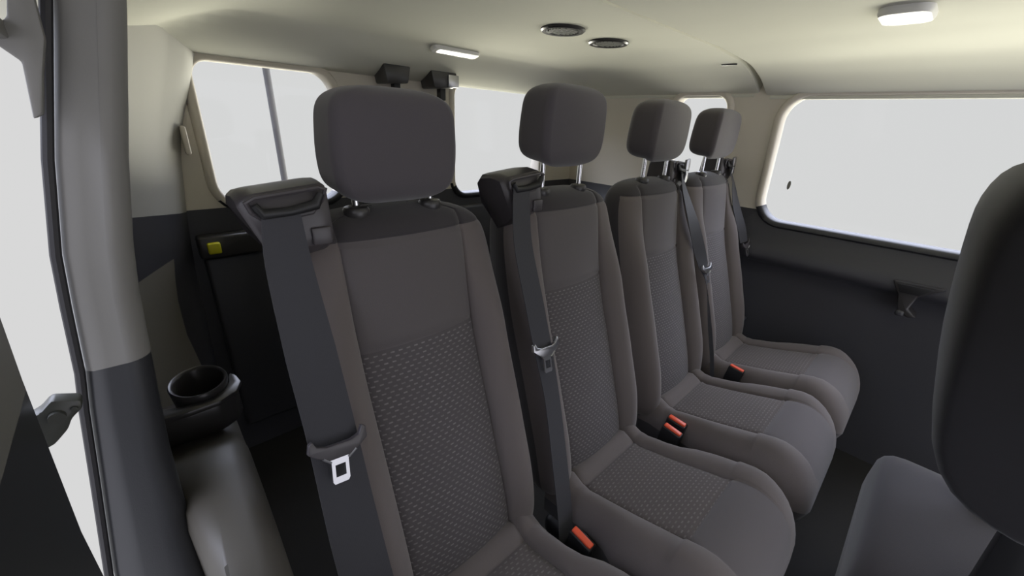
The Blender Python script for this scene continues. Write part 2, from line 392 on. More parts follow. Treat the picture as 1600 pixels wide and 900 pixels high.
# near pillar at the door opening
def pillar():
    zs = [0.30, 0.084, 0.031, -0.007, -0.053, -0.147, -0.204, -0.283, -0.2845, -0.331, -0.429, -0.585, -0.75, -1.0, -1.27]
    L = lambda z: sinterp(-z, [-0.30, -0.084, -0.031, 0.007, 0.053, 0.147, 0.204, 0.283, 0.331, 0.429, 0.585, 0.8, 1.27], [0.02, -0.014, -0.028, -0.038, -0.050, -0.070, -0.078, -0.088, -0.097, -0.113, -0.139, -0.165, -0.19])
    Rr = lambda z: sinterp(-z, [-0.30, -0.095, -0.038, 0.023, 0.088, 0.115, 0.173, 0.236, 0.284, 0.413, 0.555, 0.679, 1.27], [0.085, 0.042, 0.029, 0.015, 0.0, -0.005, -0.015, -0.023, -0.027, -0.040, -0.047, -0.053, -0.06])
    rings = []
    for z in zs:
        l, r = L(z), Rr(z)-0.002; y0 = 0.60; rad = 0.022
        ring = [(l, y0+0.10, z), (l, y0+0.02, z), (l+0.002, y0+0.006, z), (l+0.008, y0, z)]
        ring += [(l+(r-l)*0.35, y0-0.001, z), (l+(r-l)*0.6, y0-0.0015, z)]
        for k in range(6):
            a = math.pi/2*k/5; ring.append((r-rad+rad*math.sin(a), y0-0.002+rad-rad*math.cos(a), z))
        ring += [(r-0.004, y0+0.10, z)]
        rings.append(ring)
    bm = bmesh.new(); add_loft(bm, rings, matf=lambda i, j: 1 if i >= 8 else 0)
    p = link('trim_6', bm, [NEARL, NEARD], kind='structure', angle=50)
    bm = bmesh.new(); add_tube(bm, [(L(z)-0.003, 0.602, z) for z in zs], 0.0045, 8); link('door_seal', bm, RUB, p)
    return p
pillar()
# rest of the near side body above the door opening (cant rail) in front of the pillar
bm = bmesh.new(); add_box(bm, (-0.16, -1.6, 0.13), (-0.085, 0.62, 0.30), 0.01); link('trim_7', bm, NEARL, kind='structure')

# sliding door with its window frame and rear bracket
def sliding_door():
    t = link('door_3', *(lambda b: (add_prism(b, [(-1.2, -1.25), (0.44-0.055, -1.25), (0.44, -0.36), (0.485, -0.221), (0.517, -0.147), (0.49, -0.128), (-1.2, -0.128)], -0.155, -0.105, 'YZ', 0.004), [b, [NEARL, NEARD]])[1])(bmesh.new()), kind='structure')
    me = t.data
    b = bmesh.new(); b.from_mesh(me)
    bmesh.ops.bisect_plane(b, geom=b.verts[:]+b.edges[:]+b.faces[:], dist=1e-6, plane_co=(0, 0, 1.25-0.228), plane_no=(0, 0, 1))
    for f in b.faces: f.material_index = 1 if f.calc_center_median().z < 1.25-0.228 else 0
    b.to_mesh(me); b.free()
    b = bmesh.new()
    add_prism(b, [(-0.060, 0.047), (-0.043, 0.063), (-0.034, 0.095), (-0.022, 0.095), (-0.025, 0.050), (-0.034, 0.022), (-0.043, -0.012), (-0.050, -0.016), (-0.044, 0.030)], 0.575, 0.592, 'XZ', 0.002)
    add_box(b, (-0.075, -1.0, 0.046), (-0.046, 0.59, 0.062), 0.003)
    link('window_frame', b, NEARL, t)
    b = bmesh.new()
    pl = [(-0.099, -0.253), (-0.081, -0.261), (-0.0825, -0.270), (-0.092, -0.278), (-0.097, -0.288), (-0.108, -0.299), (-0.125, -0.305), (-0.125, -0.268), (-0.108, -0.262)]
    add_prism(b, pl, 0.495, 0.512, 'XZ', 0.003)
    br = link('door_bracket', b, BRACK, t)
    b = bmesh.new(); add_tube(b, [(-0.099, 0.490, -0.270), (-0.099, 0.500, -0.270)], 0.006, 16); add_tube(b, [(-0.087, 0.492, -0.267), (-0.087, 0.500, -0.267)], 0.0025, 12)
    link('bolt', b, BRACK, br)
sliding_door()

# arm rest ledge along the near side
def ledge():
    rings = []
    for y in [0.10, 0.25, 0.377, 0.47, 0.55, 0.60, 0.643, 0.70, 0.74, 0.77, 0.80, 0.90, 0.96]:
        xi = sinterp(y, [0.1, 0.377, 0.643, 0.9, 1.19], [0.010, 0.035, 0.045, 0.050, 0.045]); zt = -0.530 - 0.045*sstep(0.70, 0.80, y)
        xl = sinterp(y, [0.1, 0.35, 0.47, 0.62, 0.70, 0.75], [-0.015, -0.031, -0.041, -0.058, -0.085, -0.11])
        r = [(xl, y, zt-0.05), (xl+0.005, y, zt-0.018), (xl+0.016, y, zt-0.003), (xi-0.06, y, zt), (xi-0.030, y, zt-0.003), (xi-0.012, y, zt-0.012), (xi, y, zt-0.035), (xi+0.003, y, zt-0.09), (xi-0.004, y, zt-0.25), (xi+0.01, y, -1.27), (xl, y, -1.27)]
        rings.append(r)
    bm = bmesh.new(); add_loft(bm, rings); return link('trim_8', bm, TAUPE, kind='structure', angle=60)
ledge()

# ------------------------------------------------------------------ seats
def backrest_bm(cx, zb=-0.93, ztop=-0.146, w=0.212, yf=None):
    zm, hh = (zb+ztop)/2, (ztop-zb)/2
    yf = yf or (lambda z: sinterp(z, [-0.95, -0.86, -0.60, -0.38, -0.19, -0.12], [0.425, 0.440, 0.520, 0.592, 0.624, 0.632]))
    us = [-math.cos(math.pi*k/54) for k in range(1, 54)]
    zs = [zm + hh*(abs(u)**0.72)*(1 if u > 0 else -1) for u in us]
    zs = [z for z in zs if min(abs(z+0.38), abs(z+0.192)) > 0.006]
    zs = sorted(zs + [-0.386, -0.382, -0.378, -0.374, -0.198, -0.194, -0.190, -0.186])
    inner = [-0.120+0.24*k/14 for k in range(15)]
    inner = sorted(inner + [-0.1165, 0.1165])
    outs = [0.035, 0.07, 0.15, 0.3, 0.45, 0.6, 0.72, 0.82, 0.89, 0.94, 0.975, 0.993, 1.0]
    rings = []; cols = []
    for z in zs:
        u = (z-zm)/hh
        wc = (1-max(0, u)**13)**(1/2.6) * (1-max(0, -u)**14)**(1/3)
        tcap = (1-max(0, u)**16)**(1/2.2) * (1-max(0, -u)**10)**(1/3)
        Wz = w*max(wc, 0.05) * (0.97 + 0.03*sstep(-0.18, -0.42, z)); k0 = 1.0 if Wz > 0.150 else Wz/0.150
        seam = 0.12*k0
        xsr = [-(seam+(Wz-seam)*o) for o in outs[::-1]] + [x*k0 for x in inner] + [seam+(Wz-seam)*o for o in outs]
        yc = yf(z) + 0.065; T = 0.13*max(tcap, 0.03)
        fr, bk = [], []
        bol = 0.045*sstep(-0.20, -0.42, z)*(1-0.35*sstep(-0.70, -0.9, z))
        for x in xsr:
            a = min(1, abs(x)/Wz); s = (1-a**5)**(1/3.2) if a < 1 else 0
            e = max(0, (abs(x)-seam)/max(1e-4, Wz-seam)); bump = math.sin(math.pi*min(1, e*0.9+0.02))**0.8 if e > 0 else 0
            g = 0.0045*math.exp(-((abs(x)-seam)/0.003)**2)
            if abs(x) <= seam+1e-6: g += 0.004*math.exp(-((z+0.380)/0.0035)**2)
            g += 0.004*math.exp(-((z+0.192)/0.0035)**2)
            crown = 0.012*math.cos(math.pi/2*min(1, abs(x)/seam))
            y = yc - T/2*s - bol*bump*min(1, s*1.6)*tcap + g*min(1, s*2)*1.0 - crown*tcap
            fr.append((cx+x, y, z)); bk.append((cx+x*0.98, yc + T/2*s*0.9, z))
        rings.append(fr + bk[::-1][1:-1]); cols.append(z)
    nf = len(outs)*2+len(inner); na = len(outs); nb = na+len(inner)
    def matf(i, j):
        z = (cols[i]+cols[min(i+1, len(cols)-1)])/2
        if j >= nf-3 or j < 2: return 3
        if z > -0.192: return 3
        if na <= j < nb-1: return 2 if z < -0.380 else 1
        return 0
    bm = bmesh.new(); add_loft(bm, rings, matf=matf); return bm

def cushion_bm(cx, ys_=None):
    yr = [0.470, 0.455, 0.43, 0.41, 0.400, 0.397, 0.393, 0.390, 0.375, 0.35, 0.32, 0.28, 0.24, 0.20, 0.17, 0.145, 0.139, 0.135, 0.131, 0.125, 0.105, 0.08, 0.06, 0.04, 0.02, 0.005, -0.007, -0.016, -0.022, -0.026]
    inner = sorted([-0.120+0.24*k/14 for k in range(15)] + [-0.1165, 0.1165]); outs = [0.035, 0.08, 0.2, 0.35, 0.5, 0.65, 0.78, 0.87, 0.94, 0.98, 1.0]
    rings = []
    for y in yr:
        f = max(0, (0.10-y)/0.126); fc = (1-f**2.6)**(1/2.2)
        Wy = sinterp(y, [0.0, 0.14, 0.22, 0.285, 0.33, 0.47], [0.224, 0.224, 0.221, 0.194, 0.188, 0.188]) * (0.62+0.38*max(0, 1-f**3.2)**0.5)
        zt = sinterp(y, [-0.03, 0.02, 0.08, 0.135, 0.25, 0.34, 0.395, 0.43, 0.47], [-0.795, -0.783, -0.780, -0.792, -0.826, -0.850, -0.862, -0.846, -0.862])
        zb = -0.965; H = (zt-zb)
        zt2 = zb + 0.045 + (H-0.045)*fc
        seam = 0.12 * (Wy/0.226 if Wy < 0.18 else 1)
        xsr = [-(seam+(Wy-seam)*o) for o in outs[::-1]] + [x*seam/0.12 for x in inner] + [seam+(Wy-seam)*o for o in outs]
        top, bot = [], []
        for x in xsr:
            a = min(1, abs(x)/Wy); s = (1-a**6)**(1/2.6) if a < 1 else 0
            e = max(0, (abs(x)-seam)/max(1e-4, Wy-seam)); bump = math.sin(math.pi*min(1, e*0.85+0.03)) if e > 0 else 0
            g = 0.0045*math.exp(-((abs(x)-seam)/0.003)**2)*sstep(0.10, 0.15, y)
            if abs(x) <= seam+1e-6: g += 0.005*math.exp(-((y-0.135)/0.004)**2) + 0.005*math.exp(-((y-0.395)/0.004)**2)
            b = 0.026*bump*sstep(-0.02, 0.12, y)*(1-0.3*sstep(0.36, 0.42, y))
            crown = 0.008*math.cos(math.pi/2*min(1, abs(x)/seam)) if y > 0.14 and y < 0.39 else 0.006
            top.append((cx+x, y, zb+0.03 + (zt2+b+crown*fc-g-zb-0.03)*(0.25+0.75*s) if True else 0)); bot.append((cx+x*0.97, y+0.012*(1 if y < 0.1 else 0), zb))
        rings.append(top + bot[::-1])
    na = len(outs); nb = na+len(inner)
    def matf(i, j):
        y = (yr[i]+yr[min(i+1, len(yr)-1)])/2
        if na <= j < nb-1:
            if 0.135 < y < 0.395: return 2
            return 1 if y < 0.135 else 0
        if j >= na*2+len(inner)-1: return 3
        return 0
    bm = bmesh.new(); add_loft(bm, rings, matf=matf); return bm

def headrest_bm(cx, zc, hh=0.088, w=0.114):
    rings = []; n = 64
    for k in range(1, 40):
        u = -math.cos(math.pi*k/40); u = abs(u)**0.75*(1 if u > 0 else -1)
        z = zc + hh*u
        cw = (1-abs(u)**6)**(1/2.8); cd = (1-abs(u)**5)**(1/2.6)
        Wz = w*(cw)*(1.0 - 0.04*max(0, -u)); yc = 0.680 - 0.006*u; D = 0.050*cd
        k2 = max(0.0, 1-abs(u)**7)**0.4
        Wb = Wz*(1.0 if u < -0.2 else 1.0-0.05*(u+0.2))
        ring = []
        for (px, py) in rrect(-Wb, Wb, -D, D, [min(0.016, D*0.95)*1.0, min(0.016, D*0.95), min(0.030, D*0.95), min(0.030, D*0.95)] if Wb > 0.03 else min(Wb, D)*0.95, 7):
            f = max(0, -py/D) if D > 1e-5 else 0
            y = yc + py - f*0.010*math.cos(math.pi/2*min(1, abs(px)/max(Wb, 1e-4)))*cd - f*0.004*(1-u)*k2
            ring.append((cx+px, y, z - f*0.010*max(0, -u)**2))
        rings.append(ring)
    bm = bmesh.new(); add_loft(bm, rings); return bm

def housing_bm(cx, s, off, dy):
    """plastic belt guide on the shoulder; s = -1 left shoulder, +1 right"""
    b = bmesh.new()
    prof = [(0.612, -0.105), (0.618, -0.097), (0.65, -0.093), (0.69, -0.098), (0.702, -0.112), (0.706, -0.16), (0.700, -0.205), (0.68, -0.225), (0.640, -0.205), (0.606, -0.182), (0.602, -0.168)]
    xs_ = [-0.058, -0.056, -0.050, -0.036, 0.0, 0.036, 0.048, 0.054, 0.056]
    rings = []
    for x in xs_:
        k = min(1, ((0.059-abs(x))/0.012))**0.5; cy, cz = 0.66, -0.165
        rings.append([(cx+s*off+x + (-s*0.045*sstep(-0.125, -0.215, z) if x*s > 0.01 else 0), dy+cy+(y-cy)*(0.80+0.20*k), cz+(z-cz)*(0.84+0.16*k)+s*x*-0.11) for y, z in prof])
    add_loft(b, rings); return b

def make_seat(cx, label, side, head_z, group):
    t = root('van_seat', cx, 0.30, -1.27, label, 'seat', group)
    link('backrest', backrest_bm(cx), [FAB, FABP, PATB, FABD], t, angle=75)
    link('seat_cushion', cushion_bm(cx), [FAB, FABP, PATS, FABD], t, angle=75)
    b = bmesh.new(); add_box(b, (cx-0.20, 0.03, -1.02), (cx+0.20, 0.46, -0.962), 0.02, 3); link('seat_frame', b, BLACK, t)
    for sx in (-0.17, 0.17):
        b = bmesh.new(); add_prism(b, [(0.06, -1.27), (0.13, -1.27), (0.17, -1.01), (0.08, -1.01)], cx+sx-0.018, cx+sx+0.018, 'YZ', 0.004)
        link('leg', b, BLACK, t)
        b = bmesh.new(); add_prism(b, [(0.38, -1.27), (0.47, -1.27), (0.44, -1.01), (0.34, -1.01)], cx+sx-0.018, cx+sx+0.018, 'YZ', 0.004)
        link('leg', b, BLACK, t)
    h = link('headrest', headrest_bm(cx, head_z), HEAD, t, angle=80)
    for sx in (-0.072, 0.072):
        b = bmesh.new(); add_tube(b, [(cx+sx, 0.667, -0.20), (cx+sx, 0.667, -0.15), (cx+sx, 0.668, head_z-0.065)], 0.0062, 16)
        p = link('headrest_post', b, CHROME, h, label='polished steel headrest post')
    for sx in (-0.072, 0.072):
        b = bmesh.new(); add_lathe(b, (cx+sx, 0.667, -0.151), [(0.004, -0.02), (0.017, -0.016), (0.021, -0.004), (0.022, 0.004), (0.019, 0.009), (0.011, 0.0115), (0.007, 0.010)], 28)
        link('post_collar', b, DARKS, t)
    off, dy = (0.190, 0.0) if side < 0 else (0.160, 0.048)
    g = link('belt_housing', housing_bm(cx, side, off, dy), HOUS, t, angle=35, label='dark plastic belt housing on the shoulder')
    hx = cx+side*off
    b = bmesh.new()   # raised rim round the slot, and the slot's shadow gap
    pts = [(-0.045, -0.118), (-0.050, -0.104), (-0.040, -0.100), (0.040, -0.100), (0.050, -0.104), (0.045, -0.118), (0.030, -0.134), (-0.030, -0.134), (-0.045, -0.118)]
    add_tube(b, [(hx+x, dy + 0.6045 - (z+0.118)*0.14, z + side*x*-0.11) for x, z in pts], 0.0035, 8); link('slot_rim', b, HOUS, g)
    b = bmesh.new(); pts = [(-0.042, -0.108), (-0.034, -0.122), (0.0, -0.125), (0.034, -0.122), (0.042, -0.108)]
    add_tube(b, [(hx+x, dy+0.5985, z + side*x*-0.11) for x, z in pts], [0.005, 0.0075, 0.0065, 0.0075, 0.005], 10); link('slot', b, BLACK, g)
    b = bmesh.new(); add_box(b, (hx-side*0.036-0.013, dy+0.598, -0.178), (hx-side*0.036+0.015, dy+0.606, -0.152), 0.003); link('button', b, HOUS, g)
    return t
CX = [0.342, 0.802, 1.276, 1.727]
G = 'rear bench row seats'
make_seat(CX[0], 'dark grey fabric seat nearest the door pillar, largest and leftmost in the row', -1, -0.042, G)
make_seat(CX[1], 'grey fabric seat second from the door pillar, belt housing on its left shoulder', -1, 0.003, G)
make_seat(CX[2], 'grey fabric seat third in the row, right of the wide dark gap', 1, 0.003, G)
make_seat(CX[3], 'grey fabric seat farthest away, against the wall under the small window', 1, 0.003, G)

# ------------------------------------------------------------------ seat belts
def ribbon_bm(cs, w, th=0.0016, wd=None):
    cs = [Vector(c) for c in cs]; rings = []
    # resample smoothly
    P = []
    for i in range(len(cs)-1):
        p0 = cs[max(i-1, 0)]; p1 = cs[i]; p2 = cs[i+1]; p3 = cs[min(i+2, len(cs)-1)]
        for k in range(6):
            t = k/6; P.append(((2*p1) + (p2-p0)*t + (2*p0-5*p1+4*p2-p3)*t*t + (-p0+3*p1-3*p2+p3)*t**3)*0.5)
    P.append(cs[-1])
    for i, p in enumerate(P):
        f = i/(len(P)-1)*(len(cs)-1); k = min(int(f), len(cs)-2); q = f-k
        ww = w if isinstance(w, (int, float)) else w[k]*(1-q)+w[k+1]*q
        ang = 0 if wd is None else math.radians(wd[k]*(1-q)+wd[k+1]*q)
        t = (P[min(i+1, len(P)-1)]-P[max(i-1, 0)]).normalized()
        x = Vector((math.cos(ang), math.sin(ang), 0)); x = (x - t*x.dot(t)).normalized(); n = t.cross(x).normalized()
        h = x*ww/2; d = n*th/2
        rings.append([p-h-d, p+h-d, p+h+d, p-h+d])
    bm = bmesh.new(); add_loft(bm, rings); return bm
def tongue(parent, c, s, tilt, matb, side=0):
    """winged plastic guide with a steel latch plate"""
    c = Vector(c); R = Matrix.Rotation(tilt, 4, 'Y')
    def place(b2):
        bmesh.ops.scale(b2, vec=(s, s, s), verts=b2.verts); bmesh.ops.rotate(b2, verts=b2.verts, cent=(0, 0, 0), matrix=Matrix.Rotation(math.radians(-20), 3, 'X'))
        bmesh.ops.rotate(b2, verts=b2.verts, cent=(0, 0, 0), matrix=R.to_3x3()); bmesh.ops.translate(b2, verts=b2.verts, vec=c); return b2
    b = bmesh.new()
    add_prism(b, [(-0.041, 0.014), (-0.036, 0.017), (-0.031, 0.008), (-0.018, 0.003), (0.018, 0.003), (0.031, 0.008), (0.036, 0.020), (0.042, 0.017), (0.043, 0.0), (0.030, -0.010), (0.014, -0.018), (-0.014, -0.018), (-0.030, -0.010), (-0.043, 0.0)], -0.006, 0.004, 'XZ', 0.0015)
    o = link('tongue', place(b), matb, parent)
    b = bmesh.new()
    outer = [(-0.015, -0.014), (0.015, -0.014), (0.0125, -0.024), (0.0125, -0.052), (0.010, -0.056), (-0.010, -0.056), (-0.0125, -0.052), (-0.0125, -0.024)]
    inner = [(-0.0075, -0.028), (0.0075, -0.028), (0.0075, -0.046), (-0.0075, -0.046)]
    loops = [[Vector((u, v, 0)) for u, v in outer], [Vector((u, v, 0)) for u, v in inner]]
    fl = [p for l in loops for p in l]; vs = [b.verts.new((p.x, 0, p.y)) for p in fl]
    for tr in tessellate_polygon(loops): b.faces.new([vs[i] for i in tr])
    r = bmesh.ops.extrude_face_region(b, geom=b.faces[:])
    for v in [e for e in r['geom'] if isinstance(e, bmesh.types.BMVert)]: v.co.y = -0.003
    add_tube(b, [(-0.013, -0.003, -0.022), (-0.024, -0.006, -0.012)], 0.002, 8); add_tube(b, [(0.013, -0.003, -0.022), (0.024, -0.006, -0.012)], 0.002, 8)
    link('latch_plate', place(b), SATIN, o, label='polished steel latch plate', smooth=False)
def belt(label, cs, w, tongue_c, ts, tilt, matb, wd=None, cs2=None, w2=None, wd2=None, group='seat belts of the rear row'):
    t = root('seat_belt', cs[0][0], cs[0][1], cs[-1][2], label, 'seat belt', group)
    link('webbing', ribbon_bm(cs, w, wd=wd), WEB, t, angle=60)
    if cs2: link('webbing', ribbon_bm(cs2, w2, wd=wd2), WEB, t, angle=60, label='lower run of the belt')
    tongue(t, tongue_c, ts, tilt, matb)
belt('wide black seat belt hanging down the largest seat beside the door pillar', [(0.140, 0.597, -0.124), (0.135, 0.583, -0.19), (0.135, 0.548, -0.32), (0.136, 0.512, -0.454), (0.134, 0.470, -0.60), (0.134, 0.425, -0.74), (0.136, 0.385, -0.90), (0.14, 0.36, -1.02)], [0.046, 0.058, 0.068, 0.070, 0.076, 0.078, 0.078, 0.07],
     (0.137, 0.498, -0.455), 1.0, math.radians(9), HOUS)
belt('black seat belt hanging on the left edge of the second seat', [(0.592, 0.597, -0.124), (0.580, 0.572, -0.23), (0.586, 0.532, -0.36), (0.593, 0.505, -0.455), (0.602, 0.470, -0.58), (0.592, 0.420, -0.73), (0.58, 0.375, -0.87), (0.575, 0.35, -1.0)], [0.046, 0.052, 0.055, 0.055, 0.048, 0.05, 0.05, 0.05],
     (0.594, 0.496, -0.460), 0.98, math.radians(6), SATIN)
belt('slate blue seat belt hanging between the third and the farthest seat', [(1.440, 0.652, -0.122), (1.428, 0.622, -0.185), (1.432, 0.565, -0.30), (1.466, 0.535, -0.40), (1.484, 0.518, -0.452), (1.500, 0.497, -0.52), (1.497, 0.44, -0.70), (1.485, 0.395, -0.84), (1.48, 0.37, -0.98)], [0.046, 0.05, 0.052, 0.050, 0.046, 0.035, 0.03, 0.028, 0.03],
     (1.486, 0.505, -0.462), 0.95, math.radians(4), SATIN, wd=[30, 10, -15, -25, -20, 20, 50, 50, 50])
belt('thin slate seat belt hanging at the wall side of the farthest seat', [(1.885, 0.652, -0.122), (1.890, 0.622, -0.185), (1.900, 0.590, -0.28), (1.925, 0.550, -0.38), (1.935, 0.530, -0.440)], [0.046, 0.046, 0.046, 0.042, 0.038],
     (1.937, 0.520, -0.448), 0.95, math.radians(-6), HOUS, wd=[30, 10, -15, -30, -30])
# pale swivel anchors where the two far belts leave their housings
for x, lab in ((1.462, 'pale swivel guide at the shoulder of the third seat'), (1.912, 'pale swivel guide at the shoulder of the farthest seat')):
    b = bmesh.new(); add_prism(b, [(-0.014, 0.030), (0.010, 0.034), (0.016, 0.010), (0.012, -0.012), (0.020, -0.034), (0.008, -0.050), (-0.008, -0.046), (-0.002, -0.020), (-0.012, -0.004)], 0.640, 0.650, 'XZ', 0.002)
    bmesh.ops.translate(b, verts=b.verts, vec=(x, 0, -0.120))
    link('belt_guide', b, SATIN, label=lab, cat='belt guide', group='belt guides at the far seats')

# ------------------------------------------------------------------ buckles
def buckle(label, c, rz, rx, s=1.0):
    t = root('belt_buckle', c[0], c[1], c[2]-0.09, label, 'buckle', 'seat belt buckles between the cushions')
    Rm = Matrix.Rotation(rz, 3, 'Z') @ Matrix.Rotation(rx, 3, 'X')
    def pl(b): bmesh.ops.scale(b, vec=(s, s, s), verts=b.verts); bmesh.ops.rotate(b, verts=b.verts, cent=(0, 0, 0), matrix=Rm); bmesh.ops.translate(b, verts=b.verts, vec=c); return b
    b = bmesh.new(); add_box(b, (-0.014, -0.030, -0.075), (0.014, 0.030, 0.0), 0.004, 3); link('buckle_body', pl(b), BLACK, t)
    b = bmesh.new(); add_box(b, (-0.010, -0.027, -0.004), (0.006, 0.027, 0.006), 0.003, 3); link('release_button', pl(b), ORANGE, t, label='red orange release button')
    b = bmesh.new(); add_tube(b, [(0, 0, -0.07), (0, 0.02, -0.12)], 0.009, 10); link('stalk', pl(b), BLACK, t)
buckle('single orange-topped buckle in the slot between the first and second seats', (0.571, 0.315, -0.868), 0, math.radians(8))
buckle('orange-topped buckle nearer the second seat, left one of the pair', (1.050, 0.338, -0.850), 0, math.radians(8))
buckle('orange-topped buckle nearer the third seat, right one of the pair', (1.093, 0.345, -0.845), 0, math.radians(5))
buckle('small orange-topped buckle beside the farthest seat cushion', (1.540, 0.325, -0.828), 0, math.radians(8), 0.9)

# ------------------------------------------------------------------ seat in front, at the right edge
def front_seat():
    t = root('front_row_seat', 1.16, -0.30, -1.27, 'dark seat at the right edge of the picture, back turned to the rear row', 'seat')
    x0, x1 = 0.885, 1.46
    rings = []
    prof = [(-0.100, -0.02), (-0.072, -0.045), (-0.060, -0.10), (-0.062, -0.15), (-0.078, -0.27), (-0.100, -0.40), (-0.122, -0.50), (-0.165, -0.565), (-0.23, -0.592), (-0.30, -0.60), (-0.34, -0.56), (-0.32, -0.40), (-0.28, -0.2), (-0.24, -0.06), (-0.20, -0.01), (-0.15, -0.005)]
    cy, cz = -0.18, -0.28
    m = 26
    for k in range(m+1):
        a = math.pi*k/m; x = (x0+x1)/2 - (x1-x0)/2*math.cos(a) if True else 0
        u = abs(math.cos(a)); s = (1-u**7)**(1/2.4) if u < 1 else 0
        s = 0.72+0.28*s
        rings.append([(x, cy+(y-cy)*s, cz+(z-cz)*(0.88+0.12*((1-u**7)**(1/2.4) if u < 1 else 0))) for y, z in prof])
    b = bmesh.new(); add_loft(b, rings)
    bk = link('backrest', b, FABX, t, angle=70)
    bk.modifiers.new('smooth', 'SUBSURF').levels = 1; bk.modifiers['smooth'].render_levels = 1
    # cushion
    rings = []
    ysl = [-0.112, -0.116, -0.125, -0.14, -0.165, -0.20, -0.28, -0.40, -0.52, -0.58, -0.60]
    for i, y in enumerate(ysl):
        f = min(1, i/4.5); f = (1-(1-f)**2)**0.5 if i < 5 else 1
        g = 1 if y > -0.55 else 0.9
        zt = -0.965 + 0.165*(0.35+0.65*f)*g; W = 0.285*(0.93+0.07*f); c0 = 1.165
        ring = []
        for k in range(25):
            a = math.pi*k/24; xx = -math.cos(a); sgn = (1-abs(xx)**6)**(1/2.6) if abs(xx) < 1 else 0
            ring.append((c0+W*xx, y, -0.965+(zt+0.965)*(0.4+0.6*sgn)))
        ring += [(c0+W, y, -0.975), (c0-W, y, -0.975)]
        rings.append(ring)
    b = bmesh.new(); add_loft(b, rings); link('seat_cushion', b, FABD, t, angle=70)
    b = bmesh.new(); add_tube(b, [(0.90, -0.142, -0.852), (1.0, -0.127, -0.835), (1.165, -0.124, -0.832), (1.33, -0.127, -0.835), (1.43, -0.142, -0.852)], 0.003, 8); link('piping', b, PIPE, t)
    b = bmesh.new(); add_box(b, (0.93, -0.55, -1.03), (1.40, -0.15, -0.97), 0.02, 3); link('seat_frame', b, BLACK, t)
    for x in (0.96, 1.36):
        for y in (-0.50, -0.20):
            b = bmesh.new(); add_box(b, (x-0.02, y-0.03, -1.27), (x+0.02, y+0.03, -1.02), 0.004); link('leg', b, BLACK, t)
    for x in (1.02, 1.30):
        b = bmesh.new(); add_prism(b, [(-0.26, -0.50), (-0.30, -0.50), (-0.34, -0.99), (-0.28, -0.99)], x-0.015, x+0.015, 'YZ', 0.003); link('hinge_arm', b, BLACK, t)
front_seat()

# ------------------------------------------------------------------ cup holder on the ledge
def cup_holder():
    t = root('cup_holder', 0.005, 0.85, -0.545, 'dark oval cup holder on the side ledge beside the door pillar', 'cup holder')
    b = bmesh.new()
    prof = [(0.030, -0.078), (0.044, -0.070), (0.052, -0.004), (0.053, 0.002), (0.051, 0.006), (0.047, 0.005), (0.045, 0.0), (0.038, -0.068), (0.010, -0.071)]
    add_lathe(b, (0.008, 0.868, -0.492), prof, 48, sx=0.88, sy=1.12); link('cup', b, DARKS, t, angle=60)
    b = bmesh.new()
    add_prism(b, [(-0.080, 0.800), (-0.02, 0.790), (0.030, 0.792), (0.058, 0.808), (0.071, 0.838), (0.068, 0.868), (0.060, 0.884), (0.055, 0.872), (0.053, 0.850), (0.040, 0.826), (0.012, 0.812), (-0.02, 0.815), (-0.055, 0.830), (-0.080, 0.860)], -0.510, -0.499, 'XY', 0.003)
    link('rim', b, DARKS, t)
    b = bmesh.new(); add_prism(b, [(-0.075, 0.808), (-0.02, 0.798), (0.028, 0.800), (0.052, 0.815), (0.065, 0.84), (0.060, 0.86), (0.050, 0.835), (0.03, 0.815), (-0.02, 0.818), (-0.05, 0.84), (-0.075, 0.90)], -0.570, -0.510, 'XY', 0.008)
    link('base', b, DARKS, t)
cup_holder()

# ------------------------------------------------------------------ ceiling fittings
def vent(x, y, label):
    t = root('air_vent', x, y, 0.240, label, 'air vent', 'round ceiling vents')
    z = ceil_z(x, y)
    b = bmesh.new(); add_lathe(b, (x, y, z), [(0.046, 0.004), (0.062, 0.001), (0.063, -0.004), (0.058, -0.008), (0.049, -0.007), (0.045, 0.001), (0.044, 0.004)], 48); link('bezel', b, DARKS, t)
    b = bmesh.new(); add_lathe(b, (x, y, z+0.002), [(0.044, 0.001), (0.044, -0.002), (0.030, -0.004), (0.004, -0.005)], 40)
    g = link('grille', b, VENT, t)
    b = bmesh.new()
    for k in range(-3, 4):
        h = math.sqrt(max(0, 0.041**2-(k*0.011)**2)); add_box(b, (x-h, y+k*0.011-0.002, z-0.007), (x+h, y+k*0.011+0.002, z-0.003))
    link('louvre', b, VENT, g)
vent(0.982, 0.860, 'round ceiling air vent nearer the slim lamp, left of two')
vent(1.200, 0.858, 'round ceiling air vent nearer the ceiling groove, right of two')
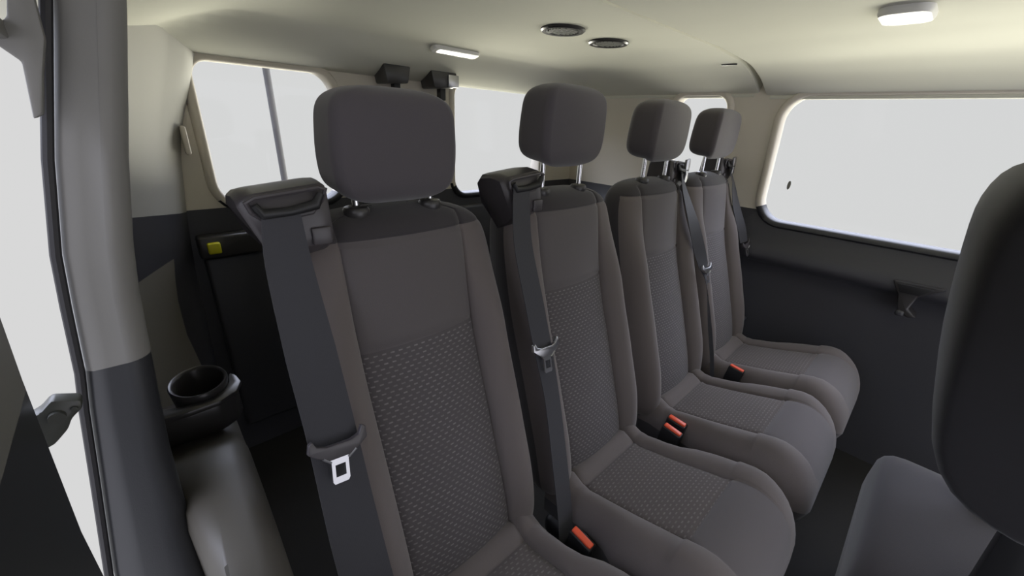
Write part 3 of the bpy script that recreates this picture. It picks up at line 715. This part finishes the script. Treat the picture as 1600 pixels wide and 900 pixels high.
def lamp(name, c, sx, sy, label, tilt=0.0, rz=0.0, dark=False):
    t = root(name, c[0], c[1], c[2]-0.02, label, 'ceiling lamp')
    Rm = Matrix.Rotation(rz, 3, 'Z') @ Matrix.Rotation(tilt, 3, 'X')
    def ring(u, v, r, z, b):
        return [(x, y, z) for x, y in rrect(-u, u, -v, v, min(r, u*0.98, v*0.98), 6)]
    def fin(b): bmesh.ops.rotate(b, verts=b.verts, cent=(0, 0, 0), matrix=Rm); bmesh.ops.translate(b, verts=b.verts, vec=c); return b
    b = bmesh.new(); r = min(sx, sy)*0.6
    add_loft(b, [ring(sx, sy, r, 0.006, b), ring(sx, sy, r, -0.006, b), ring(sx*0.96, sy*0.93, r, -0.012, b), ring(sx*0.80, sy*0.70, r*0.8, -0.013, b), ring(sx*0.78, sy*0.68, r*0.8, -0.006, b)])
    link('bezel', fin(b), DARKS if dark else LAMPF, t)
    b = bmesh.new(); add_loft(b, [ring(sx*0.78, sy*0.68, r*0.7, -0.005, b), ring(sx*0.77, sy*0.66, r*0.7, -0.012, b), ring(sx*0.6, sy*0.5, r*0.5, -0.0135, b)])
    link('lens', fin(b), LAMPW, t, label='lit white lens')
lamp('reading_lamp', (0.992, 1.385, ceil_z(0.992, 1.385)-0.001), 0.102, 0.022, 'slim lit lamp set in the headliner above the rear doors', tilt=math.radians(-14), rz=0, dark=False)
lamp('dome_lamp', (1.205, 0.155, ceil_z(1.205, 0.155)-0.002), 0.058, 0.042, 'lit white dome lamp at the top right of the ceiling')

# coat hook slot in the far cove
bm = bmesh.new(); add_box(bm, (1.686, 0.640, ceil_z(1.69, 0.66)-0.004), (1.692, 0.695, ceil_z(1.69, 0.66)+0.006), 0.002)
link('hook_slot', bm, DARKS, label='tiny dark slot in the headliner beside the groove end', cat='slot')

# ------------------------------------------------------------------ rear door fittings
def latch(x, label, w=0.055):
    t = root('latch_cover', x, 1.56, 0.09, label, 'latch cover', 'latch covers above the rear doors')
    b = bmesh.new(); add_prism(b, [(x-w, 0.180), (x+w, 0.180), (x+w*0.78, 0.122), (x-w*0.74, 0.116)], 1.50, 1.60, 'XZ', 0.006); link('cover', b, DARKS, t)
    b = bmesh.new(); add_box(b, (x-0.004, 1.525, 0.075), (x+0.022, 1.555, 0.125), 0.003); link('striker', b, BLACK, t)
latch(0.815, 'dark latch cover above the rear door gap, left of the two')
latch(1.020, 'dark latch cover above the rear doors, right of the two', 0.062)
b = bmesh.new(); add_box(b, (1.035, 1.492, 0.125), (1.085, 1.503, 0.170), 0.003); link('latch_plate', b, SATIN, label='pale metal plate on the right latch cover', cat='plate')
t = root('release_handle', 0.150, 1.57, -0.45, 'yellow release handle on the left rear door beside the pillar', 'release handle')
b = bmesh.new(); add_box(b, (0.112, 1.545, -0.452), (0.30, 1.600, -0.378), 0.010, 3); link('bezel', b, DARKS, t)
b = bmesh.new(); add_box(b, (0.133, 1.528, -0.432), (0.168, 1.550, -0.396), 0.005, 3); link('lever', b, YELLOW, t, label='yellow lever')
t = root('door_catch', 0.79, 1.57, -0.36, 'small dark catch with a pale plate low between the rear doors', 'catch')
b = bmesh.new(); add_box(b, (0.735, 1.56, -0.40), (0.845, 1.60, -0.285), 0.006); link('body', b, DARK, t)
b = bmesh.new(); add_box(b, (0.757, 1.553, -0.325), (0.812, 1.563, -0.302), 0.002); link('striker_plate', b, SATIN, t, label='pale striker plate')
b = bmesh.new(); add_box(b, (0.142, 1.555, -0.13), (0.156, 1.585, -0.050), 0.006, 3); link('grab_handle', b, LIGHT, label='pale moulded grip at the edge of the left rear window', cat='handle')

# far wall fittings
def pull():
    t = root('wall_pull', 1.965, -0.01, -0.60, 'dark moulded pull in the wall rail beneath the big window', 'pull handle')
    b = bmesh.new(); add_prism(b, [(0.020, -0.462), (-0.120, -0.458), (-0.10, -0.474), (-0.060, -0.505), (-0.050, -0.555), (-0.080, -0.580), (-0.055, -0.588), (-0.020, -0.560), (-0.008, -0.51), (0.008, -0.485)][::-1], 1.950, 2.02, 'YZ', 0.006); link('grip', b, DARKS, t)
    b = bmesh.new(); add_box(b, (1.945, -0.045, -0.588), (1.975, -0.02, -0.565), 0.008, 3); link('knob', b, DARK, t)
    b = bmesh.new(); add_prism(b, [(0.005, -0.470), (-0.090, -0.467), (-0.060, -0.498), (-0.01, -0.500)][::-1], 1.944, 1.952, 'YZ', 0.002); link('recess', b, BLACK, t)
pull()
b = bmesh.new(); add_lathe(b, (1.985, 0.437, -0.183), [(0.001, 0.0), (0.011, 0.0), (0.011, 0.003), (0.001, 0.004)], 24, axis='X', sx=0.55, sy=1.6)
link('window_sticker', b, VENT, label='tiny grey oval mark on the big side window', cat='sticker')
b = bmesh.new(); add_box(b, (1.950, 0.44, -0.80), (1.975, 0.50, -0.788), 0.003); link('recline_lever', b, SATIN, label='small pale lever between the farthest seat and the wall', cat='lever')

# ------------------------------------------------------------------ outside
t = root('street_post', 0.76, 3.0, -1.6, 'slim pale post standing outside behind the left rear window', 'post')
b = bmesh.new(); add_tube(b, [(0.757, 3.0, -1.55), (0.757, 3.0, 1.5)], 0.020, 16)
o = link('shaft', b, POST, t)
b = bmesh.new(); add_lathe(b, (0.757, 3.0, -1.6), [(0.07, 0.0), (0.07, 0.02), (0.03, 0.05), (0.022, 0.06)], 24); link('base', b, POST, t)
